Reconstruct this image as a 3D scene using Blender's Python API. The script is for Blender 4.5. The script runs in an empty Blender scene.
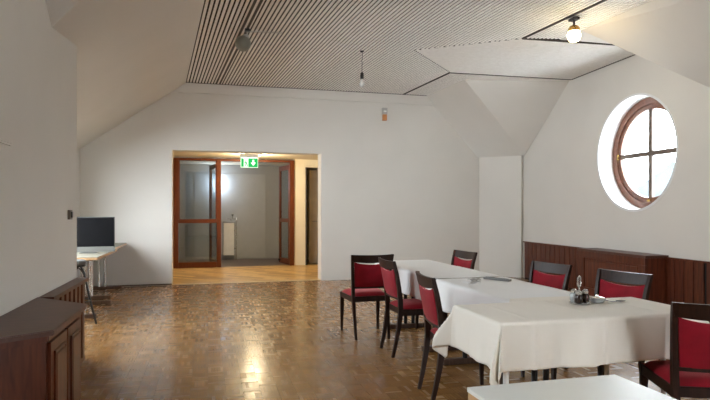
import bpy, bmesh, math, random
from mathutils import Vector, Matrix

random.seed(7)
S = bpy.context.scene
COL = S.collection

# ------------------------------------------------------------------ camera, world, light, exposure
FPX = 560.0
YAW = math.atan((355 - 208) / FPX)
EYE = 1.33
cam_d = bpy.data.cameras.new('camera')
cam = bpy.data.objects.new('camera', cam_d)
COL.objects.link(cam)
cam.location = (0, 0, EYE)
cam.rotation_euler = (math.pi / 2, 0, -YAW)
cam_d.sensor_width = 36.0
cam_d.lens = 36.0 * FPX / 710.0
cam_d.shift_y = 10.0 / 710.0
cam_d.clip_start = 0.05
cam_d.clip_end = 500
S.camera = cam

world = bpy.data.worlds.new('overcast_sky')
S.world = world
world.use_nodes = True
bg = world.node_tree.nodes['Background']
bg.inputs['Color'].default_value = (0.91, 0.955, 1.0, 1)
bg.inputs['Strength'].default_value = 9.0

S.view_settings.view_transform = 'Standard'
S.view_settings.look = 'None'
S.view_settings.gamma = 1
S.view_settings.use_curve_mapping = False
S.view_settings.exposure = 1.38
S.cycles.use_denoising = True
S.cycles.max_bounces = 14
S.cycles.diffuse_bounces = 8
S.cycles.glossy_bounces = 5
S.cycles.transparent_max_bounces = 12
S.cycles.sample_clamp_indirect = 6.0
S.cycles.caustics_reflective = False
S.cycles.caustics_refractive = False


def portal(name, loc, rot, sx, sy):
    """sky portal in a window opening: guides sampling of the sky light, adds none"""
    l = bpy.data.lights.new(name, 'AREA')
    l.shape = 'RECTANGLE'
    l.size = sx
    l.size_y = sy
    l.cycles.is_portal = True
    o = bpy.data.objects.new(name, l)
    o.location = loc
    o.rotation_euler = rot
    COL.objects.link(o)
    return o


# ------------------------------------------------------------------ room constants (metres)
H = 3.60            # flat slatted ceiling
YF = 10.45          # far wall
YB = -3.4           # wall behind the camera
XP = -1.14          # left wall beside the camera
XK = -2.12          # left low wall beyond it
YP = 5.50           # where the left wall ends
GA = Vector((6.004, 9.744, 0))     # wall with the round window, far end
GB = Vector((5.751, 5.348, 0))     # near end
GD = (GB - GA).normalized()        # along the wall, towards the near end
GN = Vector((GD.y, -GD.x, 0))      # into the room
if GN.x > 0:
    GN = -GN
GL = (GB - GA).length
AC = math.radians(4.8)             # ceiling slats run a little askew of the walls
CU = Vector((math.cos(AC), math.sin(AC), 0))
CV = Vector((-math.sin(AC), math.cos(AC), 0))
U0, U1, U2, U3 = 0.494, 1.040, 4.572, 5.06   # left edge, left track, right track, right edge


def cxy(u, v, z=0.0):
    p = CU * u + CV * v
    return Vector((p.x, p.y, z))


def v_at(u, y):
    return (y - u * CU.y) / CV.y


portal('portal_round_window', GA + GD * 3.05 + Vector((0, 0, 2.14)) - GN * 0.36,
       (math.pi / 2, 0, math.atan2(GN.y, GN.x) + math.pi / 2), 1.3, 1.3)
portal('portal_left_window', (XK - 0.2, 7.55, 1.45), (math.pi / 2, 0, -math.pi / 2), 3.2, 1.3)
portal('portal_back_window', (4.0, YB - 0.2, 1.65), (math.pi / 2, 0, math.pi), 2.0, 1.5)
portal('portal_left_round_window', (XP - 0.33, 1.95, 2.137), (math.pi / 2, 0, -math.pi / 2), 1.3, 1.3)


# ------------------------------------------------------------------ materials
def nodes_of(name):
    m = bpy.data.materials.new(name)
    m.use_nodes = True
    nt = m.node_tree
    return m, nt, nt.nodes['Principled BSDF']


def ramp(nt, stops):
    r = nt.nodes.new('ShaderNodeValToRGB')
    el = r.color_ramp.elements
    while len(el) > 1:
        el.remove(el[-1])
    el[0].position = stops[0][0]
    el[0].color = (*stops[0][1], 1)
    for p, c in stops[1:]:
        e = el.new(p)
        e.color = (*c, 1)
    return r


def mat_plain(name, col, rough=0.5, metal=0.0, noise=0.06, scale=6.0, bump=0.0, bscale=60.0, spec=0.5,
              sheen=0.0):
    m, nt, b = nodes_of(name)
    tc = nt.nodes.new('ShaderNodeTexCoord')
    n = nt.nodes.new('ShaderNodeTexNoise')
    n.inputs['Scale'].default_value = scale
    n.inputs['Detail'].default_value = 4
    nt.links.new(tc.outputs['Object'], n.inputs['Vector'])
    lo = tuple(max(0, c * (1 - noise)) for c in col)
    hi = tuple(min(1, c * (1 + noise)) for c in col)
    r = ramp(nt, [(0.3, lo), (0.7, hi)])
    nt.links.new(n.outputs['Fac'], r.inputs['Fac'])
    nt.links.new(r.outputs['Color'], b.inputs['Base Color'])
    b.inputs['Roughness'].default_value = rough
    b.inputs['Metallic'].default_value = metal
    b.inputs['Specular IOR Level'].default_value = spec
    if sheen:
        b.inputs['Sheen Weight'].default_value = sheen
        b.inputs['Sheen Roughness'].default_value = 0.4
        b.inputs['Sheen Tint'].default_value = (1, 0.35, 0.35, 1)
    if bump:
        n2 = nt.nodes.new('ShaderNodeTexNoise')
        n2.inputs['Scale'].default_value = bscale
        n2.inputs['Detail'].default_value = 3
        nt.links.new(tc.outputs['Object'], n2.inputs['Vector'])
        bp = nt.nodes.new('ShaderNodeBump')
        bp.inputs['Strength'].default_value = bump
        bp.inputs['Distance'].default_value = 0.01
        nt.links.new(n2.outputs['Fac'], bp.inputs['Height'])
        nt.links.new(bp.outputs['Normal'], b.inputs['Normal'])
    return m


def mat_wood(name, dark, light, rough=0.35, stretch=(14, 14, 1.2), coat=0.0, spec=0.5):
    m, nt, b = nodes_of(name)
    tc = nt.nodes.new('ShaderNodeTexCoord')
    mp = nt.nodes.new('ShaderNodeMapping')
    mp.inputs['Scale'].default_value = stretch
    nt.links.new(tc.outputs['Object'], mp.inputs['Vector'])
    n = nt.nodes.new('ShaderNodeTexNoise')
    n.inputs['Scale'].default_value = 3.0
    n.inputs['Detail'].default_value = 6
    n.inputs['Distortion'].default_value = 0.6
    nt.links.new(mp.outputs['Vector'], n.inputs['Vector'])
    r = ramp(nt, [(0.3, dark), (0.72, light)])
    nt.links.new(n.outputs['Fac'], r.inputs['Fac'])
    nt.links.new(r.outputs['Color'], b.inputs['Base Color'])
    b.inputs['Roughness'].default_value = rough
    b.inputs['Coat Weight'].default_value = coat
    b.inputs['Coat Roughness'].default_value = 0.2
    b.inputs['Specular IOR Level'].default_value = spec
    return m


def mat_emit(name, col, strength):
    m, nt, b = nodes_of(name)
    b.inputs['Base Color'].default_value = (*col, 1)
    b.inputs['Emission Color'].default_value = (*col, 1)
    b.inputs['Emission Strength'].default_value = strength
    return m


def mat_pane(name, tint=(1, 1, 1), gloss=0.08, rough=0.02):
    m = bpy.data.materials.new(name)
    m.use_nodes = True
    nt = m.node_tree
    nt.nodes.clear()
    out = nt.nodes.new('ShaderNodeOutputMaterial')
    mix = nt.nodes.new('ShaderNodeMixShader')
    t = nt.nodes.new('ShaderNodeBsdfTransparent')
    t.inputs['Color'].default_value = (*tint, 1)
    g = nt.nodes.new('ShaderNodeBsdfGlossy')
    g.inputs['Roughness'].default_value = rough
    mix.inputs[0].default_value = gloss
    nt.links.new(t.outputs[0], mix.inputs[1])
    nt.links.new(g.outputs[0], mix.inputs[2])
    nt.links.new(mix.outputs[0], out.inputs['Surface'])
    return m


def mat_glass(name):
    m, nt, b = nodes_of(name)
    b.inputs['Base Color'].default_value = (0.95, 0.96, 0.95, 1)
    b.inputs['Roughness'].default_value = 0.12
    b.inputs['Transmission Weight'].default_value = 0.35
    b.inputs['IOR'].default_value = 1.45
    return m


TILE = 0.125


def mat_parquet(name):
    """mosaic parquet: square blocks of five fingers, the direction changing from block to block"""
    m, nt, b = nodes_of(name)
    N = nt.nodes.new
    L = nt.links.new
    geo = N('ShaderNodeNewGeometry')
    sc = N('ShaderNodeVectorMath'); sc.operation = 'SCALE'
    sc.inputs['Scale'].default_value = 1 / TILE
    L(geo.outputs['Position'], sc.inputs[0])
    sep = N('ShaderNodeSeparateXYZ'); L(sc.outputs[0], sep.inputs[0])

    def math_(op, a, c=None):
        k = N('ShaderNodeMath'); k.operation = op
        for i, q in enumerate((a, c)):
            if q is None:
                continue
            if isinstance(q, (int, float)):
                k.inputs[i].default_value = q
            else:
                L(q, k.inputs[i])
        return k.outputs[0]
    fx = math_('FLOOR', sep.outputs['X']); fy = math_('FLOOR', sep.outputs['Y'])
    par = math_('FLOORED_MODULO', math_('ADD', fx, fy), 2.0)
    qx = math_('FRACT', sep.outputs['X']); qy = math_('FRACT', sep.outputs['Y'])
    mixv = N('ShaderNodeMix'); mixv.data_type = 'FLOAT'
    L(par, mixv.inputs['Factor']); L(qx, mixv.inputs['A']); L(qy, mixv.inputs['B'])
    across = math_('MULTIPLY', mixv.outputs['Result'], 5.0)
    fing = math_('FLOOR', across)
    ff = math_('FRACT', across)
    cv = N('ShaderNodeCombineXYZ'); L(fx, cv.inputs[0]); L(fy, cv.inputs[1])
    wn = N('ShaderNodeTexWhiteNoise'); wn.noise_dimensions = '3D'; L(cv.outputs[0], wn.inputs['Vector'])
    cv2 = N('ShaderNodeCombineXYZ'); L(fx, cv2.inputs[0]); L(fy, cv2.inputs[1]); L(fing, cv2.inputs[2])
    wn2 = N('ShaderNodeTexWhiteNoise'); wn2.noise_dimensions = '3D'; L(cv2.outputs[0], wn2.inputs['Vector'])
    big = N('ShaderNodeTexNoise'); big.inputs['Scale'].default_value = 0.7; big.inputs['Detail'].default_value = 3
    L(geo.outputs['Position'], big.inputs['Vector'])
    tot = math_('ADD', math_('MULTIPLY', wn.outputs['Value'], 0.42),
                math_('ADD', math_('MULTIPLY', wn2.outputs['Value'], 0.34), math_('MULTIPLY', big.outputs['Fac'], 0.3)))
    r = ramp(nt, [(0.1, (0.25, 0.118, 0.034)), (0.5, (0.32, 0.162, 0.052)), (0.8, (0.39, 0.212, 0.074)), (1.0, (0.50, 0.305, 0.125))])
    L(tot, r.inputs['Fac'])
    # grain along each finger
    gr = N('ShaderNodeTexNoise'); gr.inputs['Scale'].default_value = 90
    gr.inputs['Detail'].default_value = 3; L(geo.outputs['Position'], gr.inputs['Vector'])
    mg = N('ShaderNodeMix'); mg.data_type = 'RGBA'; mg.blend_type = 'MULTIPLY'
    mg.inputs['Factor'].default_value = 0.35
    L(r.outputs['Color'], mg.inputs['A'])
    rg = ramp(nt, [(0.35, (0.6, 0.6, 0.6)), (0.65, (1, 1, 1))]); L(gr.outputs['Fac'], rg.inputs['Fac'])
    L(rg.outputs['Color'], mg.inputs['B'])
    edge = math_('MULTIPLY', math_('GREATER_THAN', ff, 0.06), math_('LESS_THAN', ff, 0.94))
    me = N('ShaderNodeMix'); me.data_type = 'RGBA'
    L(edge, me.inputs['Factor']); me.inputs['A'].default_value = (0.19, 0.092, 0.036, 1)
    L(mg.outputs['Result'], me.inputs['B'])
    L(me.outputs['Result'], b.inputs['Base Color'])
    rr = N('ShaderNodeMapRange'); rr.inputs['To Min'].default_value = 0.15; rr.inputs['To Max'].default_value = 0.30
    L(wn2.outputs['Value'], rr.inputs['Value']); L(rr.outputs['Result'], b.inputs['Roughness'])
    bp = N('ShaderNodeBump'); bp.inputs['Strength'].default_value = 0.09; bp.inputs['Distance'].default_value = 0.004
    hh = math_('ADD', math_('MULTIPLY', wn2.outputs['Value'], 0.25), math_('ADD', edge, math_('MULTIPLY', big.outputs['Fac'], 0.5)))
    L(hh, bp.inputs['Height']); L(bp.outputs['Normal'], b.inputs['Normal'])
    b.inputs['Specular IOR Level'].default_value = 0.55
    return m


def mat_oak_floor(name):
    m, nt, b = nodes_of(name)
    N = nt.nodes.new
    L = nt.links.new
    geo = N('ShaderNodeNewGeometry')
    mp = N('ShaderNodeMapping'); mp.inputs['Rotation'].default_value = (0, 0, 0.75)
    L(geo.outputs['Position'], mp.inputs['Vector'])
    br = N('ShaderNodeTexBrick')
    br.inputs['Scale'].default_value = 1
    br.inputs['Brick Width'].default_value = 0.9
    br.inputs['Row Height'].default_value = 0.15
    br.inputs['Mortar Size'].default_value = 0.010
    br.inputs['Color1'].default_value = (0.72, 0.50, 0.20, 1)
    br.inputs['Color2'].default_value = (0.34, 0.19, 0.055, 1)
    br.inputs['Mortar'].default_value = (0.2, 0.09, 0.03, 1)
    L(mp.outputs['Vector'], br.inputs['Vector'])
    L(br.outputs['Color'], b.inputs['Base Color'])
    b.inputs['Roughness'].default_value = 0.35
    return m


M = {}
M['wall'] = mat_plain('warm_white_plaster', (0.66, 0.64, 0.595), 0.9, noise=0.02, scale=1.5, bump=0.05, bscale=45, spec=0.2)
M['reveal'] = mat_plain('white_reveal_plaster', (0.74, 0.75, 0.75), 0.8, noise=0.01, spec=0.2)
M['slat'] = mat_wood('pale_limed_slat', (0.82, 0.79, 0.74), (0.90, 0.875, 0.83), 0.55, (6, 6, 6))
M['backing'] = mat_plain('black_ceiling_backing', (0.018, 0.014, 0.012), 0.9)
M['track'] = mat_plain('dark_ceiling_track', (0.05, 0.04, 0.035), 0.6)
M['parquet'] = mat_parquet('mosaic_parquet')
M['subfloor'] = mat_plain('dark_subfloor', (0.05, 0.025, 0.012), 0.8)
M['oak'] = mat_oak_floor('corridor_oak')
M['stairfloor'] = mat_plain('brown_stair_floor', (0.10, 0.065, 0.05), 0.35)
M['mahog'] = mat_wood('mahogany_panel', (0.058, 0.0125, 0.005), (0.135, 0.034, 0.013), 0.36, (10, 10, 1), spec=0.35)
M['mahog_top'] = mat_wood('mahogany_top', (0.055, 0.017, 0.010), (0.105, 0.036, 0.022), 0.40, (2, 14, 10))
M['doorwood'] = mat_wood('reddish_door_wood', (0.090, 0.020, 0.0045), (0.150, 0.038, 0.009), 0.38, (12, 12, 1), spec=0.3)
M['chairwood'] = mat_wood('dark_walnut_chair', (0.012, 0.0042, 0.0025), (0.030, 0.011, 0.0055), 0.40, (16, 16, 2), spec=0.22)
M['velvet'] = mat_plain('red_velvet', (0.235, 0.0017, 0.011), 0.75, noise=0.18, scale=9, bump=0.12, bscale=220, spec=0.25, sheen=0.5)
M['cloth'] = mat_plain('white_table_linen', (0.83, 0.83, 0.82), 0.85, noise=0.015, scale=3, bump=0.06, bscale=25, spec=0.2)
M['cream'] = mat_plain('cream_table_linen', (0.83, 0.79, 0.71), 0.8, noise=0.02, scale=3, bump=0.35, bscale=9, spec=0.25)
M['white_top'] = mat_plain('white_laminate', (0.66, 0.665, 0.62), 0.35, noise=0.03)
M['oakpale'] = mat_wood('pale_oak_strip', (0.62, 0.48, 0.28), (0.74, 0.6, 0.38), 0.4)
M['beech'] = mat_wood('beech_edge', (0.42, 0.24, 0.11), (0.58, 0.36, 0.18), 0.4, (2, 14, 10))
M['laminate'] = mat_plain('pale_grey_laminate', (0.24, 0.22, 0.165), 0.6, noise=0.03)
M['chrome'] = mat_plain('brushed_steel', (0.70, 0.70, 0.68), 0.25, metal=0.9, noise=0.03)
M['foot'] = mat_wood('brown_foot', (0.06, 0.03, 0.018), (0.13, 0.07, 0.04), 0.4)
M['black'] = mat_plain('black_plastic', (0.012, 0.012, 0.013), 0.35)
M['screen'] = mat_plain('black_glass_screen', (0.003, 0.003, 0.004), 0.35, spec=0.15)
M['alu'] = mat_plain('aluminium', (0.14, 0.14, 0.125), 0.5, metal=0.0)
M['blackmetal'] = mat_plain('black_metal', (0.02, 0.02, 0.02), 0.3, metal=0.5)
M['greyseat'] = mat_plain('grey_cushion', (0.12, 0.12, 0.115), 0.7)
M['whiteplastic'] = mat_plain('white_plastic', (0.78, 0.78, 0.76), 0.4)
M['greyplastic'] = mat_plain('grey_plastic', (0.42, 0.42, 0.40), 0.4)
M['orange'] = mat_plain('amber_lens', (0.50, 0.20, 0.06), 0.3)
M['brown_switch'] = mat_plain('brown_switch', (0.13, 0.10, 0.075), 0.4)
M['winwood'] = mat_wood('reddish_brown_window_wood', (0.13, 0.050, 0.028), (0.23, 0.095, 0.055), 0.35, (6, 6, 6))
M['bar'] = mat_plain('grey_brown_glazing_bar', (0.12, 0.085, 0.065), 0.4)
M['pane'] = mat_pane('window_pane', (0.97, 0.99, 1.0), 0.03)
M['doorpane'] = mat_pane('door_pane', (0.82, 0.85, 0.86), 0.10)
M['globe'] = mat_plain('grey_frosted_globe', (0.17, 0.17, 0.14), 0.35, noise=0.05)
M['bulb'] = mat_glass('clear_bulb')
M['brass'] = mat_plain('brass', (0.62, 0.40, 0.13), 0.25, metal=0.9)
M['green'] = mat_emit('exit_green', (0.0, 0.36, 0.075), 0.42)
M['signwhite'] = mat_emit('exit_white', (0.80, 0.95, 0.80), 0.38)
M['lampglow'] = mat_emit('lit_globe', (1.0, 0.78, 0.42), 14.0)
M['stairwall'] = mat_plain('grey_stair_plaster', (0.34, 0.35, 0.36), 0.8, noise=0.03, scale=2)
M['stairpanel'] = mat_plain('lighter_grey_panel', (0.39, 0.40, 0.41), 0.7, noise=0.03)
M['warmwall'] = mat_plain('cream_corridor_plaster', (0.80, 0.74, 0.60), 0.85, noise=0.02, spec=0.2)
M['greydoor'] = mat_plain('taupe_door', (0.40, 0.35, 0.28), 0.5)
M['steel_dark'] = mat_plain('dark_steel', (0.25, 0.25, 0.25), 0.3, metal=0.8)
M['hill'] = mat_plain('hazy_hill', (0.022, 0.031, 0.034), 0.9, noise=0.35, scale=0.12)
M['roofs'] = mat_plain('hazy_roof', (0.07, 0.13, 0.15), 0.9, noise=0.3, scale=0.3)
M['paper'] = mat_plain('white_paper', (0.80, 0.80, 0.80), 0.7)
M['darkglass'] = mat_plain('dark_condiment', (0.025, 0.012, 0.008), 0.15)
M['clearglass'] = mat_plain('grey_glass', (0.45, 0.47, 0.47), 0.1, metal=0.3)


# ------------------------------------------------------------------ mesh helpers
class MB:
    def __init__(self):
        self.bm = bmesh.new()

    def poly(self, pts):
        vs = [self.bm.verts.new(p) for p in pts]
        return self.bm.faces.new(vs)

    def box(self, lo, hi, bev=0.0, mtx=None):
        v = [Vector((x, y, z)) for x in (lo[0], hi[0]) for y in (lo[1], hi[1]) for z in (lo[2], hi[2])]
        if mtx:
            v = [mtx @ p for p in v]
        bv = [self.bm.verts.new(p) for p in v]
        fs = [(0, 1, 3, 2), (4, 6, 7, 5), (0, 4, 5, 1), (2, 3, 7, 6), (0, 2, 6, 4), (1, 5, 7, 3)]
        faces = [self.bm.faces.new([bv[i] for i in f]) for f in fs]
        if bev:
            es = list({e for f in faces for e in f.edges})
            bmesh.ops.bevel(self.bm, geom=es, offset=bev, segments=2, affect='EDGES', profile=0.7)
        return self

    def prism(self, base, top):
        """closed solid between two matching polygons"""
        a = [self.bm.verts.new(p) for p in base]
        b = [self.bm.verts.new(p) for p in top]
        n = len(a)
        self.bm.faces.new(a[::-1])
        self.bm.faces.new(b)
        for i in range(n):
            self.bm.faces.new((a[i], a[(i + 1) % n], b[(i + 1) % n], b[i]))
        return self

    def beam(self, pts, sizes, up=Vector((0, 1, 0)), ref=None):
        """rectangular-section bar along pts; sizes = (w, d) per point; ref = section axis for w"""
        rings = []
        ref = ref or Vector((1, 0, 0))
        for i, p in enumerate(pts):
            p = Vector(p)
            if i == 0:
                t = Vector(pts[1]) - p
            elif i == len(pts) - 1:
                t = p - Vector(pts[i - 1])
            else:
                t = Vector(pts[i + 1]) - Vector(pts[i - 1])
            t.normalize()
            d = t.cross(ref).normalized()
            w = d.cross(t).normalized()
            a, c = sizes[i]
            rings.append([self.bm.verts.new(p + w * sx * a / 2 + d * sy * c / 2)
                          for sx, sy in ((-1, -1), (1, -1), (1, 1), (-1, 1))])
        for r0, r1 in zip(rings, rings[1:]):
            for k in range(4):
                self.bm.faces.new((r0[k], r0[(k + 1) % 4], r1[(k + 1) % 4], r1[k]))
        self.bm.faces.new(rings[0][::-1])
        self.bm.faces.new(rings[-1])
        return self

    def tube(self, pts, rad, n=10):
        rings = []
        if not hasattr(rad, '__len__'):
            rad = [rad] * len(pts)
        prev = None
        for i, p in enumerate(pts):
            p = Vector(p)
            a = Vector(pts[max(i - 1, 0)])
            b = Vector(pts[min(i + 1, len(pts) - 1)])
            t = (b - a).normalized()
            if prev is None:
                x = t.orthogonal().normalized()
            else:
                x = (prev - t * prev.dot(t)).normalized()
            prev = x
            y = t.cross(x)
            rings.append([self.bm.verts.new(p + (x * math.cos(2 * math.pi * k / n) + y * math.sin(2 * math.pi * k / n)) * rad[i])
                          for k in range(n)])
        for r0, r1 in zip(rings, rings[1:]):
            for k in range(n):
                self.bm.faces.new((r0[k], r0[(k + 1) % n], r1[(k + 1) % n], r1[k]))
        self.bm.faces.new(rings[0][::-1])
        self.bm.faces.new(rings[-1])
        return self

    def lathe(self, prof, n=24, origin=(0, 0, 0), mtx=None):
        o = Vector(origin)
        rings = []
        for r, z in prof:
            ring = []
            for k in range(n):
                p = Vector((max(r, 1e-4) * math.cos(2 * math.pi * k / n), max(r, 1e-4) * math.sin(2 * math.pi * k / n), z))
                if mtx:
                    p = mtx @ p
                ring.append(self.bm.verts.new(p + o))
            rings.append(ring)
        for r0, r1 in zip(rings, rings[1:]):
            for k in range(n):
                self.bm.faces.new((r0[k], r0[(k + 1) % n], r1[(k + 1) % n], r1[k]))
        self.bm.faces.new(rings[0][::-1])
        self.bm.faces.new(rings[-1])
        return self

    def build(self, name, mat, parent=None, smooth=False):
        bmesh.ops.recalc_face_normals(self.bm, faces=self.bm.faces)
        me = bpy.data.meshes.new(name)
        self.bm.to_mesh(me)
        self.bm.free()
        me.materials.append(M[mat] if isinstance(mat, str) else mat)
        if smooth:
            for p in me.polygons:
                p.use_smooth = True
            try:
                me.set_sharp_from_angle(angle=math.radians(38))
            except Exception:
                pass
        o = bpy.data.objects.new(name, me)
        COL.objects.link(o)
        if parent is not None:
            o.parent = parent
        return o


def tag(o, label, cat, group=None):
    o['label'] = label
    o['category'] = cat
    if group:
        o['group'] = group
    return o


def thing(name, label, cat, loc=(0, 0, 0), rz=0.0, group=None):
    o = bpy.data.objects.new(name, None)
    o.empty_display_size = 0.1
    COL.objects.link(o)
    o.location = loc
    o.rotation_euler = (0, 0, rz)
    return tag(o, label, cat, group)


def struct(o, label=None):
    o['kind'] = 'structure'
    if label:
        o['label'] = label
    return o


def copy_tree(o, parent=None):
    c = o.copy()
    COL.objects.link(c)
    c.parent = parent
    for ch in list(o.children):
        copy_tree(ch, c)
    return c


def wall_poly(name, pts, mat='wall', label=None):
    mb = MB()
    mb.poly(pts)
    return struct(mb.build(name, mat), label)


# ------------------------------------------------------------------ floor
fl = MB().box((-6, YB - 0.5, -0.12), (6.8, 16.2, -0.012)).build('floor', 'subfloor')
struct(fl, 'brown mosaic parquet floor of the dining hall')


def project(x, y, z):
    s, c = math.sin(YAW), math.cos(YAW)
    fw = x * s + y * c
    if fw < 0.3:
        return None
    return (355 + FPX * (x * c - y * s) / fw, 210 - FPX * (z - EYE) / fw, fw)


ti0, ti1 = int(math.floor(XK / TILE)) - 1, int(math.ceil(6.1 / TILE))
tj0, tj1 = int(math.floor(-1.5 / TILE)), int(math.floor(YF / TILE))
cells = []
for i in range(ti0, ti1):
    for j in range(tj0, tj1 + 1):
        x, y = (i + .5) * TILE, (j + .5) * TILE
        if y > YF - 0.02 or x < XK + 0.02:
            continue
        if x < XP and y < YP:
            continue
        p = project(x, y, 0)
        key = 1e9
        if p and 92 < p[0] < 425 and p[1] < 398:
            key = p[2]
        cells.append((key, i, j))
cells.sort()
g = 0.0004
hb = TILE / 2 - g
mb = MB()
mb.prism([(-hb, -hb, -0.012), (hb, -hb, -0.012), (hb, hb, -0.012), (-hb, hb, -0.012)],
         [(-hb + .0004, -hb + .0004, 0), (hb - .0004, -hb + .0004, 0), (hb - .0004, hb - .0004, 0), (-hb + .0004, hb - .0004, 0)])
block0 = mb.build('parquet_block', 'parquet', fl)
verts, faces = [], []
for k, (key, i, j) in enumerate(cells):
    x, y = (i + .5) * TILE, (j + .5) * TILE
    tx, ty = random.gauss(0, 0.0022), random.gauss(0, 0.0022)
    if k < 300:
        o = block0 if k == 0 else block0.copy()
        if k:
            COL.objects.link(o)
            o.parent = fl
        o.location = (x, y, 0)
        o.rotation_euler = (tx, ty, 0)
    else:
        b0 = len(verts)
        for (sx, sy) in ((-1, -1), (1, -1), (1, 1), (-1, 1)):
            verts.append((x + sx * hb, y + sy * hb, -0.012))
        for (sx, sy) in ((-1, -1), (1, -1), (1, 1), (-1, 1)):
            px, py = sx * (hb - .0004), sy * (hb - .0004)
            verts.append((x + px, y + py, py * tx - px * ty))
        faces.append((b0 + 4, b0 + 5, b0 + 6, b0 + 7))
        for q in range(4):
            faces.append((b0 + q, b0 + (q + 1) % 4, b0 + 4 + (q + 1) % 4, b0 + 4 + q))
me = bpy.data.meshes.new('parquet_blocks')
me.from_pydata(verts, [], faces)
me.materials.append(M['parquet'])
o = bpy.data.objects.new('parquet_blocks', me)
COL.objects.link(o)
o.parent = fl
o['kind'] = 'stuff'

# ------------------------------------------------------------------ walls
OX0, OX1, OZ = -0.62, 2.076, 2.40          # doorway opening to the corridor
WT = 0.30
# far wall: pieces around the opening, one mesh
mb = MB()
mb.box((-3.4, YF, -.1), (OX0, YF + WT, 3.9))
mb.box((OX0, YF, OZ), (OX1, YF + WT, 3.9))
mb.box((OX1, YF, -.1), (6.4, YF + WT, 3.9))
struct(mb.build('wall_far', 'wall'), 'warm white far wall with the corridor opening')
struct(MB().box((OX1, YF - 0.025, -.01), (5.36, YF + 0.001, 2.405), 0.003).build('wall_far_lower', 'wall'),
       'slightly proud lower part of the far wall right of the opening')
# soffit band below the slats
struct(MB().box((-0.5, YF - 0.05, 3.42), (4.4, YF + 0.001, H + 0.05), 0.006).build('trim_1', 'wall'), 'plain band between far wall and slatted ceiling')
struct(MB().box((OX0, YF - 0.03, 0.0), (OX1, YF + 0.05, 0.008)).build('trim_2', 'oakpale'), 'pale threshold strip at the corridor opening')
mb = MB()
mb.box((-2.1, YF - 0.008, 0), (OX0, YF + 0.001, 0.025))
struct(mb.build('baseboard_far', 'brown_switch'))

# left low wall with an unseen window added for side light, behind the nearer corner
WY0, WY1, WZ0, WZ1 = 5.95, 9.15, 0.80, 2.10
mb = MB()
for lo, hi in (((XK - .3, YP - .3, 0), (XK, WY0, 2.6)), ((XK - .3, WY1, 0), (XK, YF + .1, 2.6)),
               ((XK - .3, WY0, 0), (XK, WY1, WZ0)), ((XK - .3, WY0, WZ1), (XK, WY1, 2.6))):
    mb.box(lo, hi)
struct(mb.build('wall_left_low', 'wall'), 'low left wall under the sloping ceiling')
w = struct(MB().box((XK - .22, WY0, WZ0), (XK - .16, WY0 + .06, WZ1)).box((XK - .22, WY1 - .06, WZ0), (XK - .16, WY1, WZ1))
           .box((XK - .22, WY0, WZ0), (XK - .16, WY1, WZ0 + .06)).box((XK - .22, WY0, WZ1 - .06), (XK - .16, WY1, WZ1))
           .box((XK - .22, 7.17, WZ0), (XK - .16, 7.23, WZ1)).build('added_window_left', 'winwood'), 'unseen side window added for light in the low left wall')
MB().box((XK - .195, WY0 + .05, WZ0 + .05), (XK - .19, 7.18, WZ1 - .05)).build('pane', 'pane', w)
MB().box((XK - .195, 7.22, WZ0 + .05), (XK - .19, WY1 - .05, WZ1 - .05)).build('pane', 'pane', w)

# left wall beside the camera
struct(MB().box((XP - .98, 3.55, -.1), (XP, YP, H + .1)).build('wall_left', 'wall'), 'plain grey white left wall beside the mahogany cabinet')

# sloping ceilings
def lx(y):           # x of the left edge of the slats at depth y
    return (U0 - y * CU.y) / CU.x
def rx(y):
    return (U3 - y * CU.y) / CU.x


YV = 3.55
zP, zQ = 2.80, 2.705


def ruled(mb, a0, a1, b0, b1, n=10):
    """smooth patch between edge a0-a1 and edge b0-b1"""
    a0, a1, b0, b1 = map(Vector, (a0, a1, b0, b1))
    g_ = [[mb.bm.verts.new(a0.lerp(a1, i / n).lerp(b0.lerp(b1, i / n), j / n)) for j in range(n + 1)] for i in range(n + 1)]
    for i in range(n):
        for j in range(n):
            mb.bm.faces.new((g_[i][j], g_[i + 1][j], g_[i + 1][j + 1], g_[i][j + 1]))


mb = MB()
ff_ = (lx(YF) - XP) / (lx(YF) - XK)
far_m = (XP - .005, YF, H - ff_ * (H - 2.37))
ruled(mb, (XK, YF, 2.37), far_m, (XK, YP, 2.13), (XP - .005, YP, zP))
ruled(mb, far_m, (lx(YF), YF, H), (XP - .005, YP, zP), (lx(YP), YP, H))
ruled(mb, (XP - .005, YP, zP), (lx(YP), YP, H), (XP - .005, 4.67, zQ), (lx(YV), YV, H))
mb.poly([(XK, YP, 2.13), (XP, YP, zP), (XP, YP - .02, H), (XK, YP - .02, H)])
bmesh.ops.remove_doubles(mb.bm, verts=mb.bm.verts, dist=.001)
struct(mb.build('ceiling_slope_left', 'wall', smooth=True), 'plain sloping ceiling on the left')
wall_poly('ceiling_dormer_left', [(XP - .005, 4.67, zQ), (lx(YV), YV, H), (XP - .005, YV, H)], 'wall', 'sloping soffit above the left wall')
wall_poly('ceiling_flat_left', [(XP - .01, YV + .01, H + .001), (lx(YV), YV + .01, H + .001), (lx(YB), YB, H + .001), (XP - .01, YB, H + .001)])

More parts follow.
